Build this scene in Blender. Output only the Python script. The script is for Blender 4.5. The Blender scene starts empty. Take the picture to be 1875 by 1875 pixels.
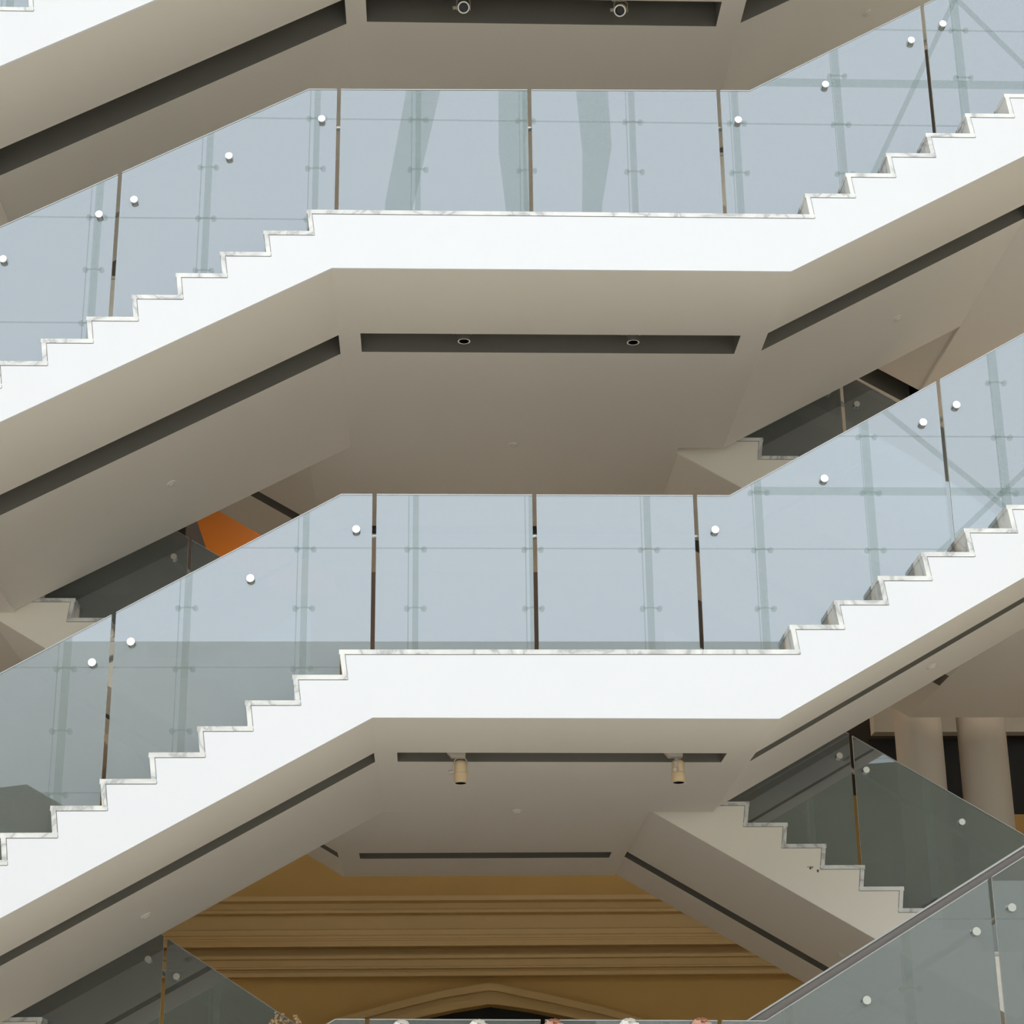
import bpy, bmesh, math, random
from mathutils import Matrix, Vector
random.seed(7)
SC = bpy.context.scene
COL = SC.collection

# ------------------------------------------------------------------ camera, sky, exposure
cam_data = bpy.data.cameras.new('camera')
cam_data.sensor_width = 36.0
cam_data.lens = 3502.96 / 1875.0 * 36.0
cam_data.clip_end = 400
cam = bpy.data.objects.new('camera', cam_data)
COL.objects.link(cam)
P_, Y_, R_ = math.radians(20.022), math.radians(2.5328), math.radians(-0.70043)
fwd = Vector((math.sin(Y_) * math.cos(P_), math.cos(Y_) * math.cos(P_), math.sin(P_)))
r0 = Vector((math.cos(Y_), -math.sin(Y_), 0.0))
u0 = r0.cross(fwd)
rt = math.cos(R_) * r0 + math.sin(R_) * u0
up = -math.sin(R_) * r0 + math.cos(R_) * u0
cam.matrix_world = Matrix(((rt.x, up.x, -fwd.x, 0.0), (rt.y, up.y, -fwd.y, -12.0),
                           (rt.z, up.z, -fwd.z, 1.6), (0, 0, 0, 1)))
SC.camera = cam

world = bpy.data.worlds.new('overcast_sky')
SC.world = world
world.use_nodes = True
wn, wl = world.node_tree.nodes, world.node_tree.links
wn.clear()
w_out = wn.new('ShaderNodeOutputWorld')
w_bg = wn.new('ShaderNodeBackground')
w_tc = wn.new('ShaderNodeTexCoord')
w_sep = wn.new('ShaderNodeSeparateXYZ')
w_ramp = wn.new('ShaderNodeValToRGB')
w_ramp.color_ramp.elements[0].position = 0.0
w_ramp.color_ramp.elements[0].color = (0.90, 0.95, 1.0, 1)
w_ramp.color_ramp.elements[1].position = 0.75
w_ramp.color_ramp.elements[1].color = (0.86, 0.93, 1.0, 1)
w_bg.inputs['Strength'].default_value = 3.0
wl.new(w_tc.outputs['Generated'], w_sep.inputs[0])
wl.new(w_sep.outputs['Z'], w_ramp.inputs[0])
wl.new(w_ramp.outputs[0], w_bg.inputs['Color'])
wl.new(w_bg.outputs[0], w_out.inputs[0])

SC.view_settings.view_transform = 'Standard'
SC.view_settings.look = 'None'
SC.view_settings.exposure = 0.03
SC.view_settings.gamma = 1.0
SC.view_settings.use_curve_mapping = False
SC.cycles.max_bounces = 12
SC.cycles.diffuse_bounces = 9
SC.cycles.glossy_bounces = 6
SC.cycles.transparent_max_bounces = 24

# ------------------------------------------------------------------ materials
def new_mat(name):
    m = bpy.data.materials.new(name)
    m.use_nodes = True
    return m, m.node_tree.nodes, m.node_tree.links, m.node_tree.nodes['Principled BSDF']

def paint(name, col, rough=0.6, var=0.03, scale=3.0, bump=0.0, metallic=0.0):
    m, n, l, b = new_mat(name)
    tc = n.new('ShaderNodeTexCoord')
    nz = n.new('ShaderNodeTexNoise')
    nz.inputs['Scale'].default_value = scale
    nz.inputs['Detail'].default_value = 4
    l.new(tc.outputs['Object'], nz.inputs['Vector'])
    mx = n.new('ShaderNodeMix')
    mx.data_type = 'RGBA'
    mx.inputs['A'].default_value = [c * (1 - var) for c in col] + [1]
    mx.inputs['B'].default_value = [min(1, c * (1 + var)) for c in col] + [1]
    l.new(nz.outputs['Fac'], mx.inputs['Factor'])
    l.new(mx.outputs['Result'], b.inputs['Base Color'])
    b.inputs['Roughness'].default_value = rough
    b.inputs['Metallic'].default_value = metallic
    if bump:
        bp = n.new('ShaderNodeBump')
        bp.inputs['Strength'].default_value = bump
        bp.inputs['Distance'].default_value = 0.01
        l.new(nz.outputs['Fac'], bp.inputs['Height'])
        l.new(bp.outputs[0], b.inputs['Normal'])
    return m

def marble(name):
    m, n, l, b = new_mat(name)
    tc = n.new('ShaderNodeTexCoord')
    nz = n.new('ShaderNodeTexNoise')
    nz.inputs['Scale'].default_value = 2.2
    nz.inputs['Detail'].default_value = 8
    nz.inputs['Distortion'].default_value = 1.6
    l.new(tc.outputs['Object'], nz.inputs['Vector'])
    sub = n.new('ShaderNodeMath'); sub.operation = 'SUBTRACT'; sub.inputs[1].default_value = 0.5
    ab = n.new('ShaderNodeMath'); ab.operation = 'ABSOLUTE'
    l.new(nz.outputs['Fac'], sub.inputs[0]); l.new(sub.outputs[0], ab.inputs[0])
    rp = n.new('ShaderNodeValToRGB')
    rp.color_ramp.elements[0].position = 0.0
    rp.color_ramp.elements[0].color = (0.50, 0.50, 0.51, 1)
    e = rp.color_ramp.elements.new(0.035); e.color = (0.74, 0.74, 0.74, 1)
    rp.color_ramp.elements[-1].position = 0.12
    rp.color_ramp.elements[-1].color = (0.88, 0.88, 0.87, 1)
    l.new(ab.outputs[0], rp.inputs[0])
    l.new(rp.outputs[0], b.inputs['Base Color'])
    b.inputs['Roughness'].default_value = 0.25
    return m

def glass(name):
    m, n, l, b = new_mat(name)
    n.remove(b)
    out = n['Material Output']
    tr = n.new('ShaderNodeBsdfTransparent'); tr.inputs[0].default_value = (0.50, 0.55, 0.54, 1)
    df = n.new('ShaderNodeBsdfDiffuse'); df.inputs[0].default_value = (0.22, 0.23, 0.22, 1)
    mx = n.new('ShaderNodeMixShader'); mx.inputs[0].default_value = 0.55
    l.new(tr.outputs[0], mx.inputs[1]); l.new(df.outputs[0], mx.inputs[2])
    gl = n.new('ShaderNodeBsdfGlossy'); gl.inputs['Roughness'].default_value = 0.0
    gl.inputs['Color'].default_value = (0.87, 0.94, 1.0, 1)
    fr = n.new('ShaderNodeFresnel'); fr.inputs['IOR'].default_value = 2.3
    mx2 = n.new('ShaderNodeMixShader')
    l.new(fr.outputs[0], mx2.inputs[0])
    l.new(mx.outputs[0], mx2.inputs[1]); l.new(gl.outputs[0], mx2.inputs[2])
    l.new(mx2.outputs[0], out.inputs['Surface'])
    return m

def fin(name):
    m, n, l, b = new_mat(name)
    out = n['Material Output']
    b.inputs['Base Color'].default_value = (0.80, 0.84, 0.82, 1)
    tr = n.new('ShaderNodeBsdfTransparent'); tr.inputs[0].default_value = (0.94, 0.975, 0.96, 1)
    mx = n.new('ShaderNodeMixShader'); mx.inputs[0].default_value = 0.12
    l.new(tr.outputs[0], mx.inputs[1]); l.new(b.outputs[0], mx.inputs[2])
    l.new(mx.outputs[0], out.inputs['Surface'])
    return m

M = {}
M['white'] = paint('white_paint', (0.86, 0.87, 0.925), 0.55, 0.012, 1.5)
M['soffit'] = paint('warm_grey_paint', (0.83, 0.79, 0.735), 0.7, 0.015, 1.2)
M['white_rear'] = paint('white_paint_rear_lit', (0.94, 0.89, 0.81), 0.6, 0.015, 1.5)  # white paint with brighter, warmer rear light put into its colour
M['marble'] = marble('veined_marble')
M['glass'] = glass('pale_reflective_glass')
M['edge'] = paint('polished_glass_edge', (0.72, 0.80, 0.80), 0.3, 0.02)
M['steel'] = paint('satin_steel', (0.80, 0.79, 0.77), 0.16, 0.05, 40, metallic=1.0)
M['rail'] = paint('brushed_rail', (0.42, 0.42, 0.42), 0.4, 0.04, 20, metallic=0.6)
M['joint'] = paint('dark_mortar', (0.16, 0.15, 0.15), 0.9, 0.05)
M['ochre'] = paint('ochre_plaster', (0.52, 0.33, 0.11), 0.75, 0.08, 2.5, bump=0.1)
M['ochre_trim'] = paint('ochre_moulding', (0.55, 0.38, 0.17), 0.7, 0.05, 3)
M['dark'] = paint('recess_shade', (0.012, 0.012, 0.013), 0.7, 0.1)  # black sheets standing for shadow and unlit depth in openings
M['column'] = paint('column_plaster', (0.62, 0.57, 0.51), 0.7, 0.03, 2)
M['orange'] = paint('orange_paint', (0.85, 0.28, 0.03), 0.6, 0.04, 2)
M['stone'] = paint('floor_stone', (0.86, 0.80, 0.71), 0.4, 0.05, 0.8)
M['ground'] = paint('outdoor_paving', (0.68, 0.655, 0.61), 0.8, 0.06, 0.3)
M['facade'] = paint('pale_facade', (0.90, 0.91, 0.86), 0.8, 0.05, 0.2)
M['shade'] = paint('dark_brown_wall', (0.07, 0.055, 0.045), 0.8, 0.05)
M['handrail'] = paint('bright_steel_rail', (0.86, 0.85, 0.83), 0.35, 0.03, 20, metallic=0.7)
M['plate'] = paint('brown_grey_plate', (0.16, 0.14, 0.13), 0.5, 0.05)
M['ring'] = paint('white_lamp_ring', (0.9, 0.89, 0.86), 0.4, 0.01)
M['post'] = paint('grey_post', (0.36, 0.32, 0.30), 0.7, 0.03)
M['wall'] = paint('cream_wall_paint', (0.84, 0.77, 0.65), 0.7, 0.02)
M['slot'] = paint('slot_shade_colour', (0.17, 0.16, 0.14), 0.8, 0.05)  # soffit slot walls darkened to carry the shade of a deep recess
M['pale_mass'] = paint('grey_reflection_pale', (0.50, 0.51, 0.46), 0.8, 0.12, 0.2)
M['dark_mass'] = paint('olive_reflection_dark', (0.17, 0.175, 0.12), 0.9, 0.3, 0.35)
M['fin'] = fin('frosted_glass_fin')
M['cream'] = paint('cream_enamel', (0.72, 0.56, 0.36), 0.45, 0.03, 8)
M['greymetal'] = paint('grey_enamel', (0.55, 0.50, 0.45), 0.5, 0.03, 8)
M['black'] = paint('black_lens', (0.004, 0.004, 0.005), 0.3, 0.1)
M['plastic'] = paint('detector_plastic', (0.74, 0.71, 0.66), 0.5, 0.02)
M['mullion'] = paint('mullion_paint', (0.55, 0.60, 0.58), 0.5, 0.03)
M['petal'] = paint('white_petal', (0.86, 0.83, 0.80), 0.7, 0.06, 30)
M['petal_red'] = paint('rust_petal', (0.62, 0.36, 0.26), 0.7, 0.15, 30)
M['stem'] = paint('dry_stem', (0.30, 0.24, 0.12), 0.8, 0.2, 30)
M['blossom'] = paint('dried_blossom', (0.62, 0.42, 0.24), 0.8, 0.3, 40)

# ------------------------------------------------------------------ helpers
def link(name, bm, mats, parent=None, smooth=False):
    bmesh.ops.recalc_face_normals(bm, faces=bm.faces)
    me = bpy.data.meshes.new(name)
    bm.to_mesh(me); bm.free()
    for m in (mats if isinstance(mats, (list, tuple)) else [mats]):
        me.materials.append(m)
    if smooth:
        for p in me.polygons:
            p.use_smooth = True
    o = bpy.data.objects.new(name, me)
    COL.objects.link(o)
    if parent is not None:
        o.parent = parent
        o.matrix_parent_inverse = Matrix.Translation(-parent.location)
    return o

def tag(o, label=None, cat=None, group=None, kind=None):
    if label: o['label'] = label
    if cat: o['category'] = cat
    if group: o['group'] = group
    if kind: o['kind'] = kind
    return o

def thing(name, label, cat, loc=(0, 0, 0), group=None):
    o = bpy.data.objects.new(name, None)
    COL.objects.link(o)
    o.location = loc
    o.empty_display_size = 0.2
    return tag(o, label, cat, group)

def struct(name, bm, mats, parent=None):
    return tag(link(name, bm, mats, parent), kind='structure')

def add_box(bm, x0, x1, y0, y1, z0, z1):
    v = [bm.verts.new((x, y, z)) for z in (z0, z1) for y in (y0, y1) for x in (x0, x1)]
    for f in ((0, 2, 3, 1), (4, 5, 7, 6), (0, 1, 5, 4), (2, 6, 7, 3), (0, 4, 6, 2), (1, 3, 7, 5)):
        bm.faces.new([v[i] for i in f])

def add_prism(bm, pts, y0, y1, side_mat=None):
    """polygon pts (x, z) extruded along Y"""
    a = [bm.verts.new((x, y0, z)) for x, z in pts]
    b = [bm.verts.new((x, y1, z)) for x, z in pts]
    bm.faces.new(a); bm.faces.new(b[::-1])
    n = len(pts)
    for i in range(n):
        f = bm.faces.new((a[i], b[i], b[(i + 1) % n], a[(i + 1) % n]))
        if side_mat is not None:
            f.material_index = side_mat

def add_cyl(bm, p0, p1, r0, r1=None, seg=20, cap=True):
    r1 = r0 if r1 is None else r1
    p0, p1 = Vector(p0), Vector(p1)
    d = (p1 - p0).normalized()
    a = d.orthogonal().normalized(); b = d.cross(a)
    c0, c1 = [], []
    for i in range(seg):
        t = 2 * math.pi * i / seg
        e = math.cos(t) * a + math.sin(t) * b
        c0.append(bm.verts.new(p0 + e * r0)); c1.append(bm.verts.new(p1 + e * r1))
    for i in range(seg):
        bm.faces.new((c0[i], c0[(i + 1) % seg], c1[(i + 1) % seg], c1[i]))
    if cap:
        bm.faces.new(c0[::-1]); bm.faces.new(c1)

def add_tube(bm, pts, r, seg=12):
    pts = [Vector(p) for p in pts]
    rings = []
    for i, p in enumerate(pts):
        d = (pts[min(i + 1, len(pts) - 1)] - pts[max(i - 1, 0)]).normalized()
        a = d.cross(Vector((0, 1, 0)))
        a = (a if a.length > 1e-3 else d.orthogonal()).normalized(); b = d.cross(a)
        rings.append([bm.verts.new(p + r * (math.cos(2 * math.pi * k / seg) * a + math.sin(2 * math.pi * k / seg) * b)) for k in range(seg)])
    for q, s in zip(rings, rings[1:]):
        for k in range(seg):
            bm.faces.new((q[k], q[(k + 1) % seg], s[(k + 1) % seg], s[k]))
    bm.faces.new(rings[0][::-1]); bm.faces.new(rings[-1])

def add_lathe(bm, prof, seg=24, mats=None, axis=None):
    """profile (r, z) about local Z; axis = matrix"""
    axis = axis or Matrix()
    rings = []
    for r, z in prof:
        rings.append([bm.verts.new(axis @ Vector((max(r, 1e-4) * math.cos(2 * math.pi * k / seg), max(r, 1e-4) * math.sin(2 * math.pi * k / seg), z))) for k in range(seg)])
    for i, (q, s) in enumerate(zip(rings, rings[1:])):
        for k in range(seg):
            f = bm.faces.new((q[k], q[(k + 1) % seg], s[(k + 1) % seg], s[k]))
            if mats: f.material_index = mats[i]
    bm.faces.new(rings[0][::-1]); bm.faces.new(rings[-1])

def interp(poly, u):
    for (a, za), (b, zb) in zip(poly, poly[1:]):
        if a <= u <= b:
            return za + (zb - za) * (u - a) / (b - a) if b > a else za
    (a, za), (b, zb) = (poly[0], poly[1]) if u < poly[0][0] else (poly[-2], poly[-1])
    return za + (zb - za) * (u - a) / (b - a)

# ------------------------------------------------------------------ stair builder
TH = 0.031          # marble thickness
LEAN = 0.022        # undercut of the risers

def joint_poly(R, ua, ub):
    """joint line under the marble; R = [(u_low, z_low, z_high)] in ascending u"""
    pts = [(ua, R[0][1])]
    for ul, zl, zh in R:
        pts += [(ul, zl), (ul - LEAN, zh)]
    return pts + [(ub, R[-1][2])]

def sheared_slab(bm, u0, z0, u1, z1, ya, yb, thick, slots, s):
    """slab with a straight underside (sloped in u) and recessed slots (ua, ub, y0, y1)"""
    zf = lambda u: z0 + (z1 - z0) * (u - u0) / (u1 - u0)
    us = sorted({u0, u1, *[min(max(q, u0), u1) for sl in slots for q in sl[:2]]})
    ys = sorted({ya, yb, *[q for sl in slots for q in sl[2:4]]})
    dep = 0.26
    def V(u, y, dz): return bm.verts.new((s * u, y, zf(u) + dz))
    def Q(*c, m=0): bm.faces.new([V(*q) for q in c]).material_index = m
    for a, b in zip(us, us[1:]):
        for c, d in zip(ys, ys[1:]):
            um, ym = (a + b) / 2, (c + d) / 2
            inside = any(sl[0] <= um <= sl[1] and sl[2] <= ym <= sl[3] for sl in slots)
            if inside:
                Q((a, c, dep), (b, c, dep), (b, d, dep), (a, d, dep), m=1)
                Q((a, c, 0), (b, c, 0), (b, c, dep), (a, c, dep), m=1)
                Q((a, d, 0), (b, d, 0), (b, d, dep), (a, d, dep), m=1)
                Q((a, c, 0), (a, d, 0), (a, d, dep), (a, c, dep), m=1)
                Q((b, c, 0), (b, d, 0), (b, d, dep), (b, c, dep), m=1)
            else:
                Q((a, c, 0), (b, c, 0), (b, d, 0), (a, d, 0))
    t = thick
    Q((u0, ya, t), (u1, ya, t), (u1, yb, t), (u0, yb, t))
    Q((u0, ya, 0), (u1, ya, 0), (u1, ya, t), (u0, ya, t))
    Q((u0, yb, 0), (u1, yb, 0), (u1, yb, t), (u0, yb, t))
    Q((u0, ya, 0), (u0, yb, 0), (u0, yb, t), (u0, ya, t))
    Q((u1, ya, 0), (u1, yb, 0), (u1, yb, t), (u1, ya, t))

def stair(root, R, ua, ub, bottom, y0, y1, slabs, s=1, extra_landing=None):
    """R risers, bottom = underside line in ascending u, slabs = soffit pieces"""
    top = joint_poly(R, ua, ub)
    mir = lambda pts: [(s * u, z) for u, z in pts]
    poly = top + bottom[::-1]
    bm = bmesh.new(); add_prism(bm, mir(poly), y0, y0 + 0.02)
    o = link('stringer', bm, M['white'] if s > 0 else M['white_rear'], root); o['label'] = 'smooth white outer stringer' if s > 0 else 'white outer stringer with warm rear light in its colour'
    rear = top + [(u, z + 0.06) for u, z in bottom[::-1]]
    bm = bmesh.new(); add_prism(bm, mir(rear), y1 - 0.14, y1 - 0.004)
    link('rear_stringer', bm, M['soffit'], root)
    for (a, za, b, zb, ya, yb, th, sl) in slabs:
        bm = bmesh.new(); sheared_slab(bm, a, za, b, zb, ya, yb, th, sl, s)
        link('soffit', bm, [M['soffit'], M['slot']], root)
    # dark joint line
    bm = bmesh.new()
    w = 0.0035
    for (a, za), (b, zb) in zip(top, top[1:]):
        if abs(za - zb) < 1e-6:
            add_prism(bm, mir([(a, za - w), (b, za - w), (b, za + w), (a, za + w)]), y0 - 0.002, y0 + 0.01)
        else:
            add_prism(bm, mir([(a - w, za), (a + w, za), (b + w, zb), (b - w, zb)]), y0 - 0.002, y0 + 0.01)
    link('joint_line', bm, M['joint'], root)
    # treads and risers
    yf = y0 - 0.004
    starts = [(ua, R[0][1])] + [(ul - LEAN - TH - 0.006, zh) for ul, zl, zh in R]
    ends = [ul for ul, zl, zh in R] + [ub]
    for (a, z), b in zip(starts, ends):
        bm = bmesh.new()
        add_prism(bm, mir([(a, z), (b, z), (b, z + TH), (a, z + TH)]), yf, y1)
        t = link('landing_slab' if b - a > 1.2 else 'tread', bm, M['marble'], root)
    for ul, zl, zh in R:
        bm = bmesh.new()
        k = LEAN * TH / (zh - zl)
        add_prism(bm, mir([(ul - TH - k, zl + TH), (ul - k, zl + TH), (ul - LEAN, zh), (ul - LEAN - TH, zh)]), yf, y1)
        link('riser', bm, M['marble'], root)

def glass_bottom(R, ua, ub):
    """stepped line the glass stands on, with plumb risers, between ua and ub"""
    xs = []
    z = R[0][1]
    cur = [(-99, z + TH)]
    for ul, zl, zh in R:
        u = ul - LEAN - TH - 0.010
        cur += [(u, zl + TH), (u, zh + TH)]
    cur += [(99, R[-1][2] + TH)]
    out = []
    def at(u):
        for (a, za), (b, zb) in zip(cur, cur[1:]):
            if a <= u <= b and b > a: return za
    out.append((ua, at(ua)))
    for u, z in cur:
        if ua < u < ub: out.append((u, z))
    out.append((ub, at(ub)))
    return out

def balustrade(label, R, top, gaps, ua, ub, yg, knobs, s=1, rail_drop=0.268, rail_side=1, cap=True, extra=None, group=None):
    root = thing('glass_balustrade', label, 'balustrade', (s * (ua + ub) / 2, yg, R[0][1]), group)
    panels = []
    edges = [ua] + [e for g in gaps for e in (g - 0.0145, g + 0.0145)] + [ub]
    for a, b in zip(edges[::2], edges[1::2]):
        bot = glass_bottom(R, a, b)
        tp = [(a, interp(top, a))] + [p for p in top if a < p[0] < b] + [(b, interp(top, b))]
        pts = bot + tp[::-1]
        bm = bmesh.new()
        add_prism(bm, [(s * u, z) for u, z in pts], yg, yg + 0.018, side_mat=1)
        pan = link('glass_panel', bm, [M['glass'], M['edge']], root)
        panels.append((a, b, pan))
        if cap:
            bm = bmesh.new()
            pr = [(s * u, z) for u, z in tp]
            add_prism(bm, pr + [(u, z + 0.007) for u, z in pr[::-1]], yg - 0.004, yg + 0.022)
            link('top_channel', bm, M['rail'], pan)
    yr = yg + 0.018 + 0.075
    hr = [(ua, interp(top, ua))] + [p for p in top if ua < p[0] < ub] + [(ub, interp(top, ub))]
    bm = bmesh.new()
    add_tube(bm, [(s * u, yr, z - rail_drop) for u, z in hr], 0.021)
    link('handrail', bm, M['handrail'], root, smooth=True)
    for (u, z) in knobs:
        bm = bmesh.new()
        ax = Matrix.Translation((s * u, yg, z)) @ Matrix.Rotation(math.radians(90), 4, 'X')
        add_lathe(bm, [(0.012, -0.075), (0.012, 0.0), (0.028, 0.0005), (0.0285, 0.030), (0.0262, 0.034), (0.0, 0.034)], 28, axis=ax)
        link('standoff_knob', bm, M['steel'], next(p for a, b, p in panels if a <= u <= b))
    if extra:
        extra(root)
    return root

# ------------------------------------------------------------------ setting: shell of the atrium
def box_obj(name, mat, *b, parent=None):
    bm = bmesh.new(); add_box(bm, *b)
    return struct(name, bm, mat, parent)

box_obj('floor', M['stone'], -12, 14, -15.8, 12, -0.2, 0.0)
box_obj('ground', M['ground'], -90, 90, -140, -15.8, -0.25, -0.05)
box_obj('ceiling', M['wall'], -12, 14, -15.8, 12, 24.0, 24.3)
box_obj('wall_left', M['wall'], -12.3, -12, -15.8, 12, 0, 24)
box_obj('wall_right', M['wall'], 14, 14.3, -15.8, 12, 0, 24)
box_obj('wall_rear', M['shade'], -12, 14, 12, 12.3, 0, 24)
box_obj('wall_opposite', M['facade'], -70, 70, -46, -40, -0.05, 16.8)

bm = bmesh.new()
add_prism(bm, [(-60, 0), (-60, 12), (-22, 9), (-9, 10.6), (-5.5, 8.6), (2, 9.2), (5, 12.0), (20, 13.0), (60, 12), (60, 0)], -31, -30)
struct('wall_dark_mass', bm, M['dark_mass'])  # unseen dark mass, outline shaped to darken the lower glass reflections

box_obj('wall_pale_mass', M['pale_mass'], 3.5, 60, -29.4, -29, 0, 8.2)  # added unseen pale wall, lightens the reflections in the lowest glass

# glazed front of the atrium, behind the camera (it shows in the glass)
win = bpy.data.objects.new('window_1', None); COL.objects.link(win); win.location = (0, -15.8, 0)
tag(win, kind='structure')
MX = [-10.85, -9.07, -7.29, -5.53, -3.75, -1.97, -0.26, 1.56, 3.38, 5.16, 6.95, 9.15, 10.9, 12.7]
for x in MX:
    bm = bmesh.new()
    add_box(bm, x - 0.045, x + 0.045, -15.9, -15.72, 0, 24)
    add_cyl(bm, (x - 0.11, -15.7, 0), (x - 0.11, -15.7, 24), 0.010, seg=6)
    zz = 0.7
    for k in range(24):
        z = 0.72 + 0.96 * k
        for sx in (-1, 1):
            add_cyl(bm, (x, -15.75, z), (x + sx * 0.13, -15.72, z - 0.03), 0.016, seg=6)
            add_cyl(bm, (x + sx * 0.13, -15.76, z - 0.03), (x + sx * 0.13, -15.70, z - 0.03), 0.045, seg=10)
    struct('window_post', bm, M['fin'], win)
bm = bmesh.new()
for k in range(13):
    z = 1.70 + 1.92 * k
    add_box(bm, -12, 14, -15.82, -15.80, z - 0.009, z + 0.009)
struct('window_joint', bm, M['fin'], win)
bm = bmesh.new()
for z in (12.27, 19.8):
    add_box(bm, 5.1, 14, -15.85, -15.75, z - 0.05, z + 0.05)
for (xa, za, xb, zb) in ((6.95, 10.3, 10.9, 13.9), (6.95, 13.9, 10.9, 10.3), (6.95, 17, 9.15, 21.5), (9.15, 17, 12.7, 22), (9.15, 21.5, 12.7, 17)):
    add_cyl(bm, (xa, -15.7, za), (xb, -15.7, zb), 0.045, seg=8)
struct('window_brace', bm, M['fin'], win)
# three broad curved ribs under the roof edge
for pts in (((-0.85, 15.6, 0.5), (-0.79, 17.2, 0.45), (-0.62, 18.3, 0.5), (-0.42, 19.6, 0.56), (-0.10, 21.5, 0.6), (0.4, 24, 0.65)),
            ((1.30, 15.6, 0.34), (1.2, 17.2, 0.37), (1.09, 18.3, 0.44), (1.10, 19.5, 0.54), (1.2, 21.5, 0.6), (1.4, 24, 0.65)),
            ((2.40, 15.6, 0.28), (2.47, 17.2, 0.32), (2.50, 18.3, 0.48), (2.42, 19.5, 0.52), (2.2, 21.5, 0.6), (1.9, 24, 0.65))):
    bm = bmesh.new()
    add_prism(bm, [(x, z) for x, z, w in pts] + [(x + w, z) for x, z, w in pts[::-1]], -15.65, -15.45)
    struct('window_rib', bm, M['fin'], win)

# floor slabs the flights arrive at, left and right, on each storey
def side_slab(name, x0, x1, y0, y1, zb, zt):
    box_obj(name, M['soffit'], x0, x1, y0, y1, zb, zt)
side_slab('floor_left', -12, -3.46, 0, 12, 6.30, 6.66)
side_slab('floor_left', -12, -3.46, 0, 12, 9.19, 9.53)
side_slab('floor_left', -12, -3.40, 0, 12, 2.90, 3.27)
side_slab('floor_right', 4.805, 14, 0, 6.62, 6.203, 6.50)
side_slab('floor_right', 4.71, 14, 0, 12, 8.97, 9.40)
side_slab('floor_right', 4.81, 14, 0, 12, 2.76, 3.10)

# ochre rear wall with an arched opening, cornice and arch moulding
YW = 9.0
arch_out = [(-2.6, 2.90), (-1.7, 3.26), (-0.975, 3.525), (-0.357, 3.684), (0.138, 3.799), (0.64, 3.876), (1.331, 3.728), (1.80, 3.62), (2.239, 3.494), (2.9, 3.23), (3.8, 2.86)]
arch_in = [(-1.5, 2.95), (-0.85, 3.27), (-0.181, 3.513), (0.25, 3.60), (0.64, 3.659), (1.05, 3.60), (1.548, 3.499), (2.2, 3.27), (2.85, 2.95)]
bm = bmesh.new()
add_prism(bm, [(-4.6, 0), (-1.5, 0)] + arch_in + [(2.85, 0), (5.1, 0), (5.1, 5.9), (-4.6, 5.9)], YW, YW + 0.3)
wb = struct('wall_back', bm, M['ochre'])
bm = bmesh.new()
prof = [(4.80, 0.002), (4.785, 0.20), (4.735, 0.20), (4.715, 0.13), (4.66, 0.10), (4.645, 0.12), (4.615, 0.12), (4.60, 0.04), (4.455, 0.04),
        (4.44, 0.10), (4.385, 0.10), (4.37, 0.13), (4.345, 0.13), (4.335, 0.16), (4.32, 0.16), (4.31, 0.19), (4.265, 0.22), (4.250, 0.22),
        (4.243, 0.05), (4.168, 0.05), (4.160, 0.17), (4.128, 0.17), (4.118, 0.13), (4.05, 0.13), (4.042, 0.15), (4.025, 0.15), (4.018, 0.11), (3.995, 0.11),
        (3.988, 0.14), (3.945, 0.14), (3.940, 0.0)]
ring = [[bm.verts.new((x, YW - d, z)) for z, d in prof] for x in (-4.5, 5.1)]
for i in range(len(prof) - 1):
    bm.faces.new((ring[0][i], ring[1][i], ring[1][i + 1], ring[0][i + 1]))
struct('trim_1', bm, M['ochre_trim'])
def arch_strip(bm, outer, inner, y0, y1):
    us = [-2.4 + i * 0.1 for i in range(61)]
    xs0 = [u for u in us if inner[0][0] <= u <= inner[-1][0]]
    pts = [(u, interp(outer, u)) for u in xs0] + [(u, interp(inner, u)) for u in xs0[::-1]]
    add_prism(bm, pts, y0, y1)
mid = [(x, z - 0.075) for x, z in arch_out]
mid2 = [(x, z - 0.14) for x, z in arch_out]
bm = bmesh.new()
arch_strip(bm, arch_out, mid, YW - 0.10, YW - 0.001)
arch_strip(bm, [(x, z - 0.076) for x, z in arch_out], mid2, YW - 0.05, YW - 0.001)
arch_strip(bm, [(x, z - 0.141) for x, z in arch_out][1:-1], arch_in, YW - 0.08, YW - 0.001)
struct('trim_2', bm, M['ochre_trim'])
box_obj('opening_shade_1', M['dark'], -1.6, 2.9, YW + 0.31, YW + 0.36, 0, 3.75)  # black sheet for the unlit depth inside the arch

# behind the columns at the right: header beam over a dark opening
box_obj('wall_niche', M['column'], 5.1, 14, 9.4, 9.6, 6.72, 8.9)
box_obj('opening_shade_2', M['dark'], 5.1, 14, 9.75, 9.8, 3.1, 6.72)  # black sheet for the unlit depth under the header
box_obj('trim_3', M['ochre'], 6.3, 14, 9.2, 9.4, 3.1, 5.72)
# orange painted ceiling of the space behind the upper left flight and a black strip painted as the shadow beside it
box_obj('ceiling_orange', M['orange'], -2.75, -1.25, 7.2, 12, 9.2, 9.3)
box_obj('wall_shadow', M['dark'], -2.98, -2.75, 8.2, 8.3, 6.66, 9.19)
box_obj('trim_4', M['post'], -3.3, -2.98, 8.0, 8.3, 6.66, 9.19)

# ------------------------------------------------------------------ stairs
RUN_L, RUN_R, RISE = 0.2974, 0.3055, 0.1692

def front_risers(xc, xr, z, nl, nr):
    R = []
    for k in range(nl - 1, -1, -1):
        R.append((xc + LEAN - RUN_L * k, z - RISE * (k + 1), z - RISE * k))
    for i in range(nr):
        R.append((xr + RUN_R * i, z + RISE * i, z + RISE * (i + 1)))
    return R

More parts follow.
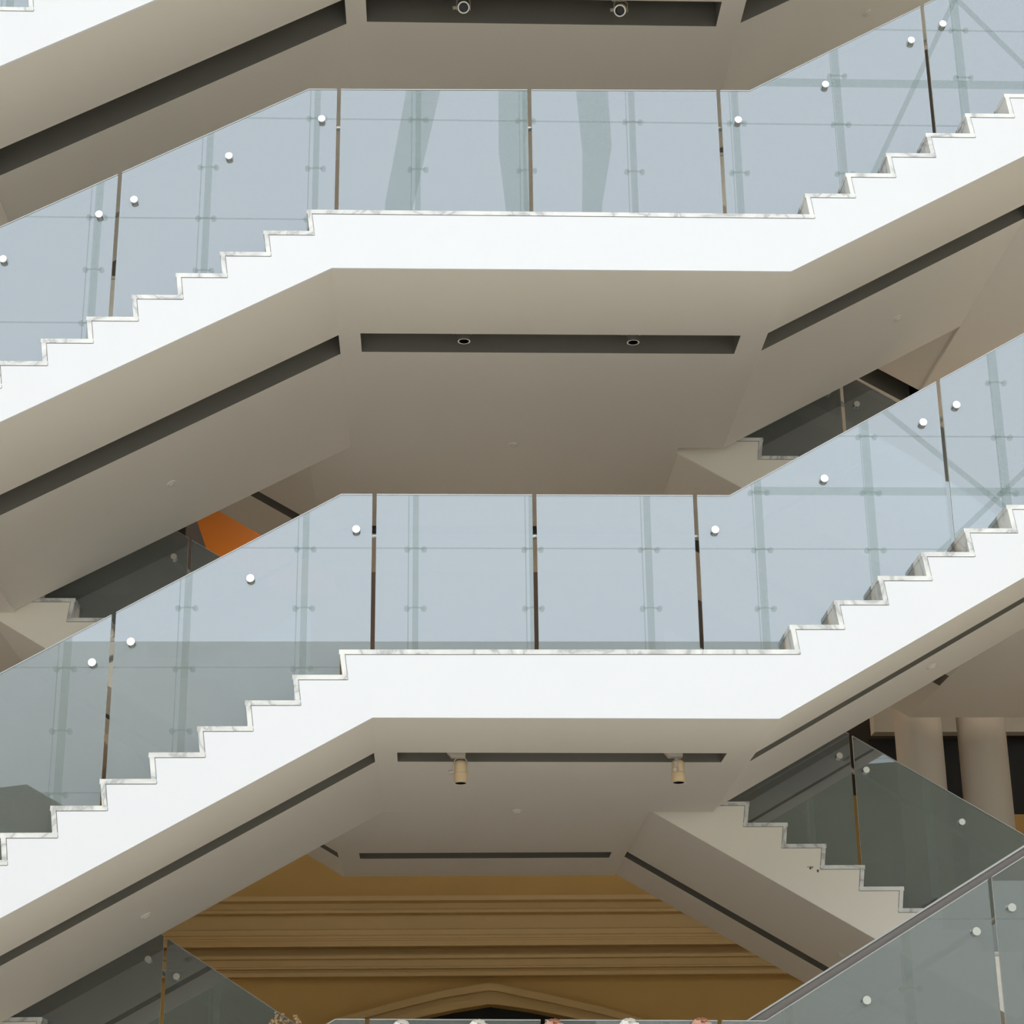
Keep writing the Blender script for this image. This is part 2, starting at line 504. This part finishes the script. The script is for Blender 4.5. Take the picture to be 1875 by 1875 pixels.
def back_risers(xl, zl, js, dirx, lo=None, hi=None):
    """mirror-side flights; dirx=-1: ascends towards -x"""
    R = []
    for j in js:
        R.append([-(xl - 0.299 * j), zl + 0.171 * j, zl + 0.171 * (j + 1)])
    if lo is not None: R[0][1] = lo
    if hi is not None: R[-1][2] = hi
    return [tuple(r) for r in R]

# level data: name -> everything measured on the photograph's stairs
R0 = front_risers(-1.159, 2.75, 11.044, 9, 8)
R1 = front_risers(-0.857, 2.717, 8.212, 9, 8)
R2 = front_risers(-0.566, 2.408, 4.992, 10, 9)
R3 = front_risers(-0.566, 2.408, 1.545, 9, 9)

# storey 0 (top, mostly above the frame)
st0 = thing('staircase', 'topmost white staircase along the upper edge, showing mostly its underside', 'staircase', (0.8, 0, 10.7))
stair(st0, R0, -3.95, 5.2, [(-3.95, 9.19), (-3.50, 9.19), (-0.71, 10.69), (2.50, 10.69), (5.2, 12.15)], 0, 3.32,
      [(-3.46, 9.213, -0.71, 10.69, 0.02, 3.32, 0.32, [(-3.46, -0.712, 0.98, 1.32)]),
       (-0.71, 10.69, 2.50, 10.69, 0.02, 3.4, 0.32, [(-0.545, 2.31, 0.95, 1.29)]),
       (2.50, 10.69, 5.2, 12.15, 0.02, 3.32, 0.32, [(2.505, 5.0, 0.93, 1.24)]),
       (-1.08, 10.69, 2.13, 10.69, 3.4, 6.75, 0.32, [(-0.9, 1.95, 5.3, 5.6)])])
# storey 1
st1 = thing('staircase', 'upper white staircase with the widest landing, recessed lights under it', 'staircase', (0.9, 0, 7.79))
stair(st1, R1, -3.9, 5.2, [(-3.9, 6.30), (-3.46, 6.315), (-0.707, 7.787), (2.522, 7.790), (5.2, 9.236)], 0, 3.33,
      [(-3.46, 6.315, -0.707, 7.787, 0.02, 3.33, 0.32, [(-3.46, -0.709, 1.09, 1.425)]),
       (-0.707, 7.787, 2.522, 7.79, 0.02, 3.33, 0.32, [(-0.545, 2.325, 1.06, 1.39)]),
       (2.522, 7.79, 5.2, 9.236, 0.02, 3.33, 0.32, [(2.527, 4.70, 1.02, 1.335)]),
       (-1.08, 7.787, 2.13, 7.79, 3.33, 6.78, 0.32, [(-0.9, 1.95, 5.36, 5.64)])])
# storey 2
st2 = thing('staircase', 'middle white staircase with two cream spotlights under its landing', 'staircase', (0.9, 0, 4.57))
stair(st2, R2, -3.8, 5.2, [(-3.8, 2.90), (-3.36, 2.915), (-0.38, 4.572), (2.245, 4.560), (5.2, 6.233)], 0, 3.08,
      [(-3.36, 2.915, -0.38, 4.572, 0.02, 3.08, 0.32, [(-3.36, -0.398, 0.97, 1.25)]),
       (-0.38, 4.572, 2.245, 4.56, 0.02, 3.08, 0.32, [(-0.24, 2.05, 1.0, 1.285)]),
       (2.245, 4.56, 5.2, 6.233, 0.02, 2.92, 0.32, [(2.252, 4.75, 1.0, 1.28)]),
       (-0.82, 4.57, 1.735, 4.57, 3.08, 6.2, 0.32, [(-0.64, 1.60, 4.95, 5.235)])])
# storey 3 (only its glass shows at the lower edge)
st3 = thing('staircase', 'lowest white staircase below the frame edge carrying the glass at bottom right', 'staircase', (0.9, 0, 1.1))
stair(st3, R3, -3.8, 5.2, [(-3.8, -0.30 + 0.32), (-3.15, 0.02), (-0.38, 1.125), (2.245, 1.115), (5.2, 2.75)], 0, 3.08,
      [(-0.38, 1.125, 2.245, 1.115, 0.02, 3.08, 0.32, []), (2.245, 1.115, 5.2, 2.75, 0.02, 3.08, 0.32, []),
       (-0.82, 1.12, 1.735, 1.12, 3.08, 6.2, 0.32, [])])

# flights of the far side, rising to the left
def back_flight(label, R, u_a, u_b, zbot, y0, y1, slots):
    root = thing('stair_flight', label, 'stair flight', (-(u_a + u_b) / 2, y0, zbot[0][1]))
    (a, za), (b, zb) = zbot[-2:] if len(zbot) == 2 else zbot[1:3]
    stair(root, R, u_a, u_b, zbot, y0, y1, [(a, za, b, zb, y0 + 0.02, y1, 0.30, slots)], s=-1)
    return root

# right of storey 2, descending to the right: visible white side and five steps
RB2R = back_risers(2.492, 4.453, range(-7, 3), -1, hi=4.992)
back_flight('rear flight with stained white side descending right beside the ochre wall', RB2R, -5.3, -1.72,
            [(-4.9, 2.733), (-1.735, 4.593)], 3.15, 6.22, [(-4.7, -1.745, 5.03, 5.285)])
fl = bpy.data.objects['stair_flight']
for cx, cz, cr in ((3.01, 4.122, 0.011), (3.027, 4.128, 0.006), (3.068, 4.098, 0.010), (2.99, 4.13, 0.004)):
    bm = bmesh.new()
    bmesh.ops.create_icosphere(bm, subdivisions=2, radius=cr, matrix=Matrix.Translation((cx, 3.15, cz)) @ Matrix.Diagonal((1, 0.15, 1.2, 1)))
    link('paint_chip', bm, M['joint'], fl)

# left of storey 2, rising to the left
RB2L = back_risers(-3.03, 6.224, range(-7, 3), -1, lo=4.992, hi=6.66)
back_flight('rear flight climbing left, its warmly lit white side end showing at the left edge', RB2L, 0.80, 4.0,
            [(0.82, 4.57), (3.70, 6.30)], 3.36, 6.25, [(0.83, 3.60, 4.95, 5.22)])
# right of storey 1
RB1R = back_risers(2.839, 7.733, range(-7, 3), -1, hi=8.212)
back_flight('rear flight descending right, a wedge of its warmly lit white side above the middle glass', RB1R, -5.3, -2.12,
            [(-4.805, 6.205), (-2.13, 7.795)], 3.45, 6.62, [(-4.80, -2.14, 5.05, 5.40)])
# left of storey 1 (underside only)
RB1L = back_risers(-3.03, 6.224 + 3.21, range(-7, 3), -1, lo=8.212)
back_flight('rear flight climbing left, only its grey underside with a dark slot showing', RB1L, 1.06, 4.0,
            [(1.08, 7.787), (3.9, 9.448)], 3.45, 6.80, [(1.09, 3.80, 5.37, 5.64)])
# right of storey 0 (underside only)
RB0R = back_risers(2.839, 10.56, range(-7, 3), -1, hi=11.044)
back_flight('rear flight descending right at the upper right, underside with a black slot', RB0R, -5.3, -2.12,
            [(-4.715, 9.0), (-2.13, 10.523)], 3.40, 6.60, [(-4.71, -2.14, 4.83, 5.20)])
# left of storey 3
RB3L = back_risers(-3.03, 6.224 - 3.405, range(-7, 3), -1, lo=1.545)
back_flight('rear flight at the lower left corner behind dark glass', RB3L, 0.80, 4.0,
            [(0.82, 1.12), (3.70, 2.85)], 3.20, 6.2, [])

# ------------------------------------------------------------------ glass balustrades
YG = 0.22
balustrade('glass balustrade of the topmost staircase, a pale sliver in the upper left corner', R0,
           [(-3.9, 10.72), (-1.15, 12.2), (2.9, 12.2), (5.1, 13.4)], [-2.26, -0.7, 0.7, 2.11, 3.71], -3.8, 5.0, YG, [(-0.9, 11.93), (2.9, 11.93)])
balustrade('upper glass balustrade reflecting three curved ribs', R1,
           [(-3.9, 7.754), (-0.921, 9.362), (2.351, 9.396), (5.1, 10.947)], [-2.257, -0.697, 0.707, 2.114, 3.71], -3.85, 5.0, YG,
           [(-0.817, 9.101), (-1.479, 8.783), (-2.14, 8.418), (-2.381, 8.297), (-3.03, 7.934), (2.245, 9.132), (2.915, 9.445), (3.593, 9.84), (3.847, 9.989)])
balustrade('middle glass balustrade with pale blue panels and round steel knobs', R2,
           [(-3.8, 4.358), (-0.621, 6.178), (2.035, 6.177), (5.1, 7.929)], [-2.105, -0.394, 0.694, 1.797, 3.557], -3.75, 5.0, YG,
           [(-0.514, 5.92), (-1.212, 5.571), (-1.978, 5.132), (-2.222, 4.991), (1.92, 5.923), (2.693, 6.299), (3.416, 6.722), (3.663, 6.856)])
def l3_band(root):
    bm = bmesh.new()
    a, b = (2.085, 2.681), (4.9, 4.328)
    add_prism(bm, [(1.975, 2.690), a, b, (4.9, 4.385)], YG + 0.045, YG + 0.06)
    o = link('rail_plate', bm, M['plate'], root); o['label'] = 'dark brown grey plate above the glass'
    bm = bmesh.new()
    add_prism(bm, [(1.965, 2.690), (1.985, 2.690), (4.9, 4.382), (4.9, 4.398)], YG + 0.035, YG + 0.065)
    link('rail_edge', bm, M['rail'], root)
balustrade('grey glass balustrade nearest the camera in the lower right corner', R3,
           [(-3.5, 1.02), (-0.591, 2.712), (2.085, 2.681), (5.1, 4.445)], [-2.105, -0.394, 0.694, 1.797, 3.584], -3.4, 5.0, YG,
           [(3.701, 3.372), (3.458, 3.223), (2.724, 2.803)], extra=l3_band)

balustrade('dark glass balustrade of the rear flight in front of the two columns', RB2R,
           [(-5.0, 4.318), (-1.9, 6.214)], [-3.467], -4.95, -1.95, 3.40,
           [(-3.356, 5.079), (-3.57, 4.96), (-4.325, 4.527)], s=-1)
balustrade('dark glass balustrade below the orange ceiling at the left', RB2L,
           [(1.0, 6.36), (3.9, 8.13)], [2.07], 1.02, 3.85, 3.55, [(2.198, 6.849), (1.94, 6.70)], s=-1)
balustrade('brownish glass balustrade seen through the gap above the middle glass at right', RB1R,
           [(-5.0, 7.82), (-2.3, 9.48)], [-3.66], -4.95, -2.35, 3.60, [(-3.782, 8.316), (-3.529, 8.431)], s=-1)
balustrade('dark olive glass balustrade in the lower left corner before the ochre wall', RB3L,
           [(0.2, 2.42), (1.058, 2.973), (3.9, 4.81)], [2.09], 0.85, 3.85, 3.40, [(2.215, 3.472), (1.987, 3.337)], s=-1)

# ------------------------------------------------------------------ round columns
for i, (x, r, lab) in enumerate(((5.11, 0.245, 'round grey column behind dark glass at right, the left of two'),
                                 (5.78, 0.25, 'round grey column behind dark glass at right, the right of two'))):
    t = thing('round_column', lab, 'column', (x, 7.5, 3.1), 'round columns on the right floor')
    bm = bmesh.new(); add_cyl(bm, (x, 7.5, 3.1), (x, 7.5, 8.97), r, seg=48)
    link('shaft', bm, M['column'], t, smooth=True)
    bm = bmesh.new(); add_cyl(bm, (x, 7.5, 3.1), (x, 7.5, 3.25), r + 0.04, seg=48)
    link('base_ring', bm, M['column'], t)

# ------------------------------------------------------------------ spotlights
def spotlight(label, x, y, ztop, tilt=0.0, yaw=0.0, drop=0.0, group=None, yoke_turn=0.0, body='cream'):
    t = thing('spotlight', label, 'spotlight', (x, y, ztop), group)
    W = Matrix.Translation((x, y, ztop))
    bm = bmesh.new()
    add_prism(bm, [(x - 0.095, ztop - 0.012), (x - 0.062, ztop - 0.05), (x + 0.032, ztop - 0.05), (x + 0.036, ztop + 0.0), (x - 0.095, ztop + 0.0)], y - 0.03, y + 0.03)
    link('track_adapter', bm, M['greymetal'], t)
    zp = ztop - 0.145 - drop
    yk = Matrix.Translation((x, y, 0)) @ Matrix.Rotation(yoke_turn, 4, 'Z') @ Matrix.Translation((-x, -y, 0))
    bm = bmesh.new()
    pts = [(-0.054, zp - 0.02), (-0.054, zp + 0.055), (-0.030, zp + 0.092), (0.030, zp + 0.092), (0.054, zp + 0.055), (0.054, zp - 0.02)]
    for (a, za), (b, zb) in zip(pts, pts[1:]):
        d = Vector((b - a, 0, zb - za)); nrm = Vector((-d.z, 0, d.x)).normalized() * 0.003
        q = [(x + a + nrm.x, za + nrm.z), (x + b + nrm.x, zb + nrm.z), (x + b - nrm.x, zb - nrm.z), (x + a - nrm.x, za - nrm.z)]
        add_prism(bm, q, y - 0.012, y + 0.012)
    bm.transform(yk)
    link('yoke', bm, M['greymetal'], t)
    bm = bmesh.new()
    add_cyl(bm, (x, y, ztop - 0.05), (x, y, zp + 0.09), 0.010, seg=10)
    link('stem', bm, M['greymetal'], t)
    A = Matrix.Translation((x, y, zp)) @ Matrix.Rotation(yaw, 4, 'Z') @ Matrix.Rotation(tilt, 4, 'X')
    bm = bmesh.new()
    add_lathe(bm, [(0.020, 0.075), (0.034, 0.070), (0.041, 0.060), (0.044, 0.045), (0.044, -0.012), (0.048, -0.016), (0.049, -0.050), (0.046, -0.075), (0.0485, -0.083), (0.0385, -0.083), (0.037, -0.03), (0.0, -0.03)], 32,
              mats=[0] * 8 + [1, 2, 2], axis=A)
    link('lamp_body', bm, [M[body], M['ring'], M['black']], t)
    bm = bmesh.new()
    k0 = yk @ Vector((x - 0.054, y, zp)); k1 = yk @ Vector((x - 0.085, y, zp - 0.008))
    add_cyl(bm, k0, k1, 0.014, seg=14)
    link('lock_knob', bm, M['greymetal'], t)
    return t

spotlight('cream spotlight below the middle landing, left of the pair', 0.20, 1.08, 4.60, group='cream track spotlights')
spotlight('cream spotlight below the middle landing, right of the pair', 1.715, 1.08, 4.60, yoke_turn=1.2, group='cream track spotlights')
spotlight('dark recessed spotlight in the slot under the upper landing, left one', 0.235, 1.19, 8.015, body='plate', group='spotlights in the upper slot')
spotlight('dark recessed spotlight in the slot under the upper landing, right one', 1.522, 1.19, 8.015, body='plate', group='spotlights in the upper slot')
spotlight('white rimmed round spotlight in the topmost slot, left one', 0.237, 1.075, 10.835, tilt=-math.radians(55), group='spotlights in the topmost slot')
spotlight('white rimmed round spotlight in the topmost slot, right one', 1.508, 1.075, 10.835, tilt=-math.radians(50), yaw=-0.25, group='spotlights in the topmost slot')

# ------------------------------------------------------------------ small round detectors on the soffits
def detector(label, x, y, z, slope):
    n = Vector((slope, 0, -1)).normalized()
    rot = Vector((0, 0, 1)).rotation_difference(n).to_matrix().to_4x4()
    t = thing('ceiling_detector', label, 'detector', (x, y, z), 'round detectors on the undersides')
    A = Matrix.Translation((x, y, z)) @ rot
    bm = bmesh.new()
    add_lathe(bm, [(0.040, 0.0), (0.040, 0.012), (0.035, 0.017), (0.0, 0.017)], 28, axis=A)
    link('base_plate', bm, M['plastic'], t)
    bm = bmesh.new()
    add_lathe(bm, [(0.026, 0.017), (0.025, 0.024), (0.018, 0.028), (0.0, 0.028)], 24, axis=A)
    link('sensor_cap', bm, M['plastic'], t)
detector('round detector under the left flight of the upper staircase', -2.077, 2.298, 7.787 + 0.5347 * (-2.077 + 0.707), 0.5347)
detector('round detector in the middle of the upper landing underside', 0.689, 3.25, 7.788, 0)
detector('round detector under the right flight of the upper staircase', 3.83, 2.186, 7.79 + 0.54 * (3.83 - 2.522), 0.54)
detector('round detector in the middle of the underside of the middle landing', 0.674, 3.02, 4.567, 0)
detector('round detector under the left flight of the middle staircase', -2.066, 2.109, 4.572 + 0.556 * (-2.066 + 0.38), 0.556)
detector('round detector under the right flight of the middle staircase', 3.763, 1.83, 4.56 + 0.566 * (3.763 - 2.245), 0.566)
detector('round detector under the right flight of the topmost staircase', 3.773, 2.06, 10.69 + 0.5407 * (3.773 - 2.5), 0.5407)
detector('round detector on the dark underside of the rear flight at lower right', 3.445, 4.258, 4.593 - 0.5877 * (3.445 - 1.735), -0.5877)

# ------------------------------------------------------------------ ball ornaments along the lowest glass edge, dried flowers
def ball(x, z, mat, label):
    t = thing('flower_ball', label, 'ornament', (x, 0.145, z), 'flower balls along the lowest glass')
    bm = bmesh.new()
    bmesh.ops.create_icosphere(bm, subdivisions=3, radius=0.052, matrix=Matrix.Translation((x, 0.145, z)))
    link('core', bm, mat, t, smooth=True)
    bm = bmesh.new()
    for k in range(26):
        th = math.acos(1 - 2 * (k + 0.5) / 26); ph = k * 2.39996
        d = Vector((math.sin(th) * math.cos(ph), math.sin(th) * math.sin(ph), math.cos(th)))
        a = d.orthogonal().normalized(); b = d.cross(a)
        c = Vector((x, 0.145, z)) + d * 0.056
        ring = [bm.verts.new(c + 0.023 * (math.cos(q) * a + math.sin(q) * b) - d * 0.012 + d * 0.022 * (q > 3)) for q in [i * math.pi / 3 for i in range(6)]]
        cv = bm.verts.new(c + d * 0.004)
        for i in range(6): bm.faces.new((ring[i], ring[(i + 1) % 6], cv))
    link('petals', bm, mat, t)
for x, m, lab in ((-0.179, 'petal', 'white flower ball on the lowest glass, first from the left'), (0.292, 'petal', 'white flower ball on the lowest glass, second from the left'),
                  (0.757, 'petal_red', 'rust flower ball on the lowest glass, left of the two rust ones'), (1.223, 'petal', 'white flower ball between the two rust ones on the lowest glass'),
                  (1.671, 'petal_red', 'rust flower ball on the lowest glass, right of the two rust ones')):
    ball(x, 2.635, M[m], lab)

t = thing('dried_flowers', 'dried reddish flower bunch at the lower left bottom edge beside the ochre wall', 'flowers', (-1.05, 2.0, 1.58))
bm = bmesh.new(); add_lathe(bm, [(0.07, 1.58), (0.10, 1.75), (0.08, 2.05), (0.06, 2.12), (0.0, 2.12)], 20, axis=Matrix.Translation((-1.05, 2.0, 0)))
link('vase', bm, M['plastic'], t, smooth=True)
tips = []
bm = bmesh.new()
for k in range(46):
    left = k < 27
    cx, hz, rr = (-1.075, 2.93, 0.085) if left else (-0.955, 2.90, 0.06)
    a, q = random.uniform(0, 6.28), random.random() ** 0.5
    p = Vector((cx + rr * q * math.cos(a), 2.0 + 0.07 * q * math.sin(a), hz - 0.12 * q * q - random.uniform(0, 0.05)))
    add_tube(bm, [(-1.05 + 0.02 * math.cos(a), 2.0, 2.08), ((-1.05 + p.x) / 2, 2.0, 2.55), tuple(p)], 0.003, 5)
    tips.append(p)
link('stems', bm, M['stem'], t)
bm = bmesh.new()
for p in tips:
    for k in range(3):
        c = p + Vector((random.uniform(-.012, .012), random.uniform(-.012, .012), random.uniform(-.012, .012)))
        bmesh.ops.create_icosphere(bm, subdivisions=1, radius=random.uniform(0.007, 0.012), matrix=Matrix.Translation(c))
link('blossoms', bm, M['blossom'], t)

# unseen warm lights behind the stairs, mostly fill added to brighten rear undersides
def unseen_hall_light(x, y, z, power):
    ld = bpy.data.lights.new('unseen_hall_light', 'POINT')
    ld.energy = power; ld.color = (1.0, 0.80, 0.56); ld.shadow_soft_size = 0.12
    o = bpy.data.objects.new('unseen_hall_light', ld); COL.objects.link(o); o.location = (x, y, z)
unseen_hall_light(-1.6, 11.2, 7.9, 40)  # stands for the lamp that lights the orange ceiling
unseen_hall_light(5.6, 5.6, 6.95, 14)  # added to lift the right rear undersides
unseen_hall_light(0.7, 9.5, 6.8, 55)  # from here on, fill added for the far soffits
unseen_hall_light(0.7, 9.5, 9.9, 55)
unseen_hall_light(0.7, 9.0, 12.6, 60)
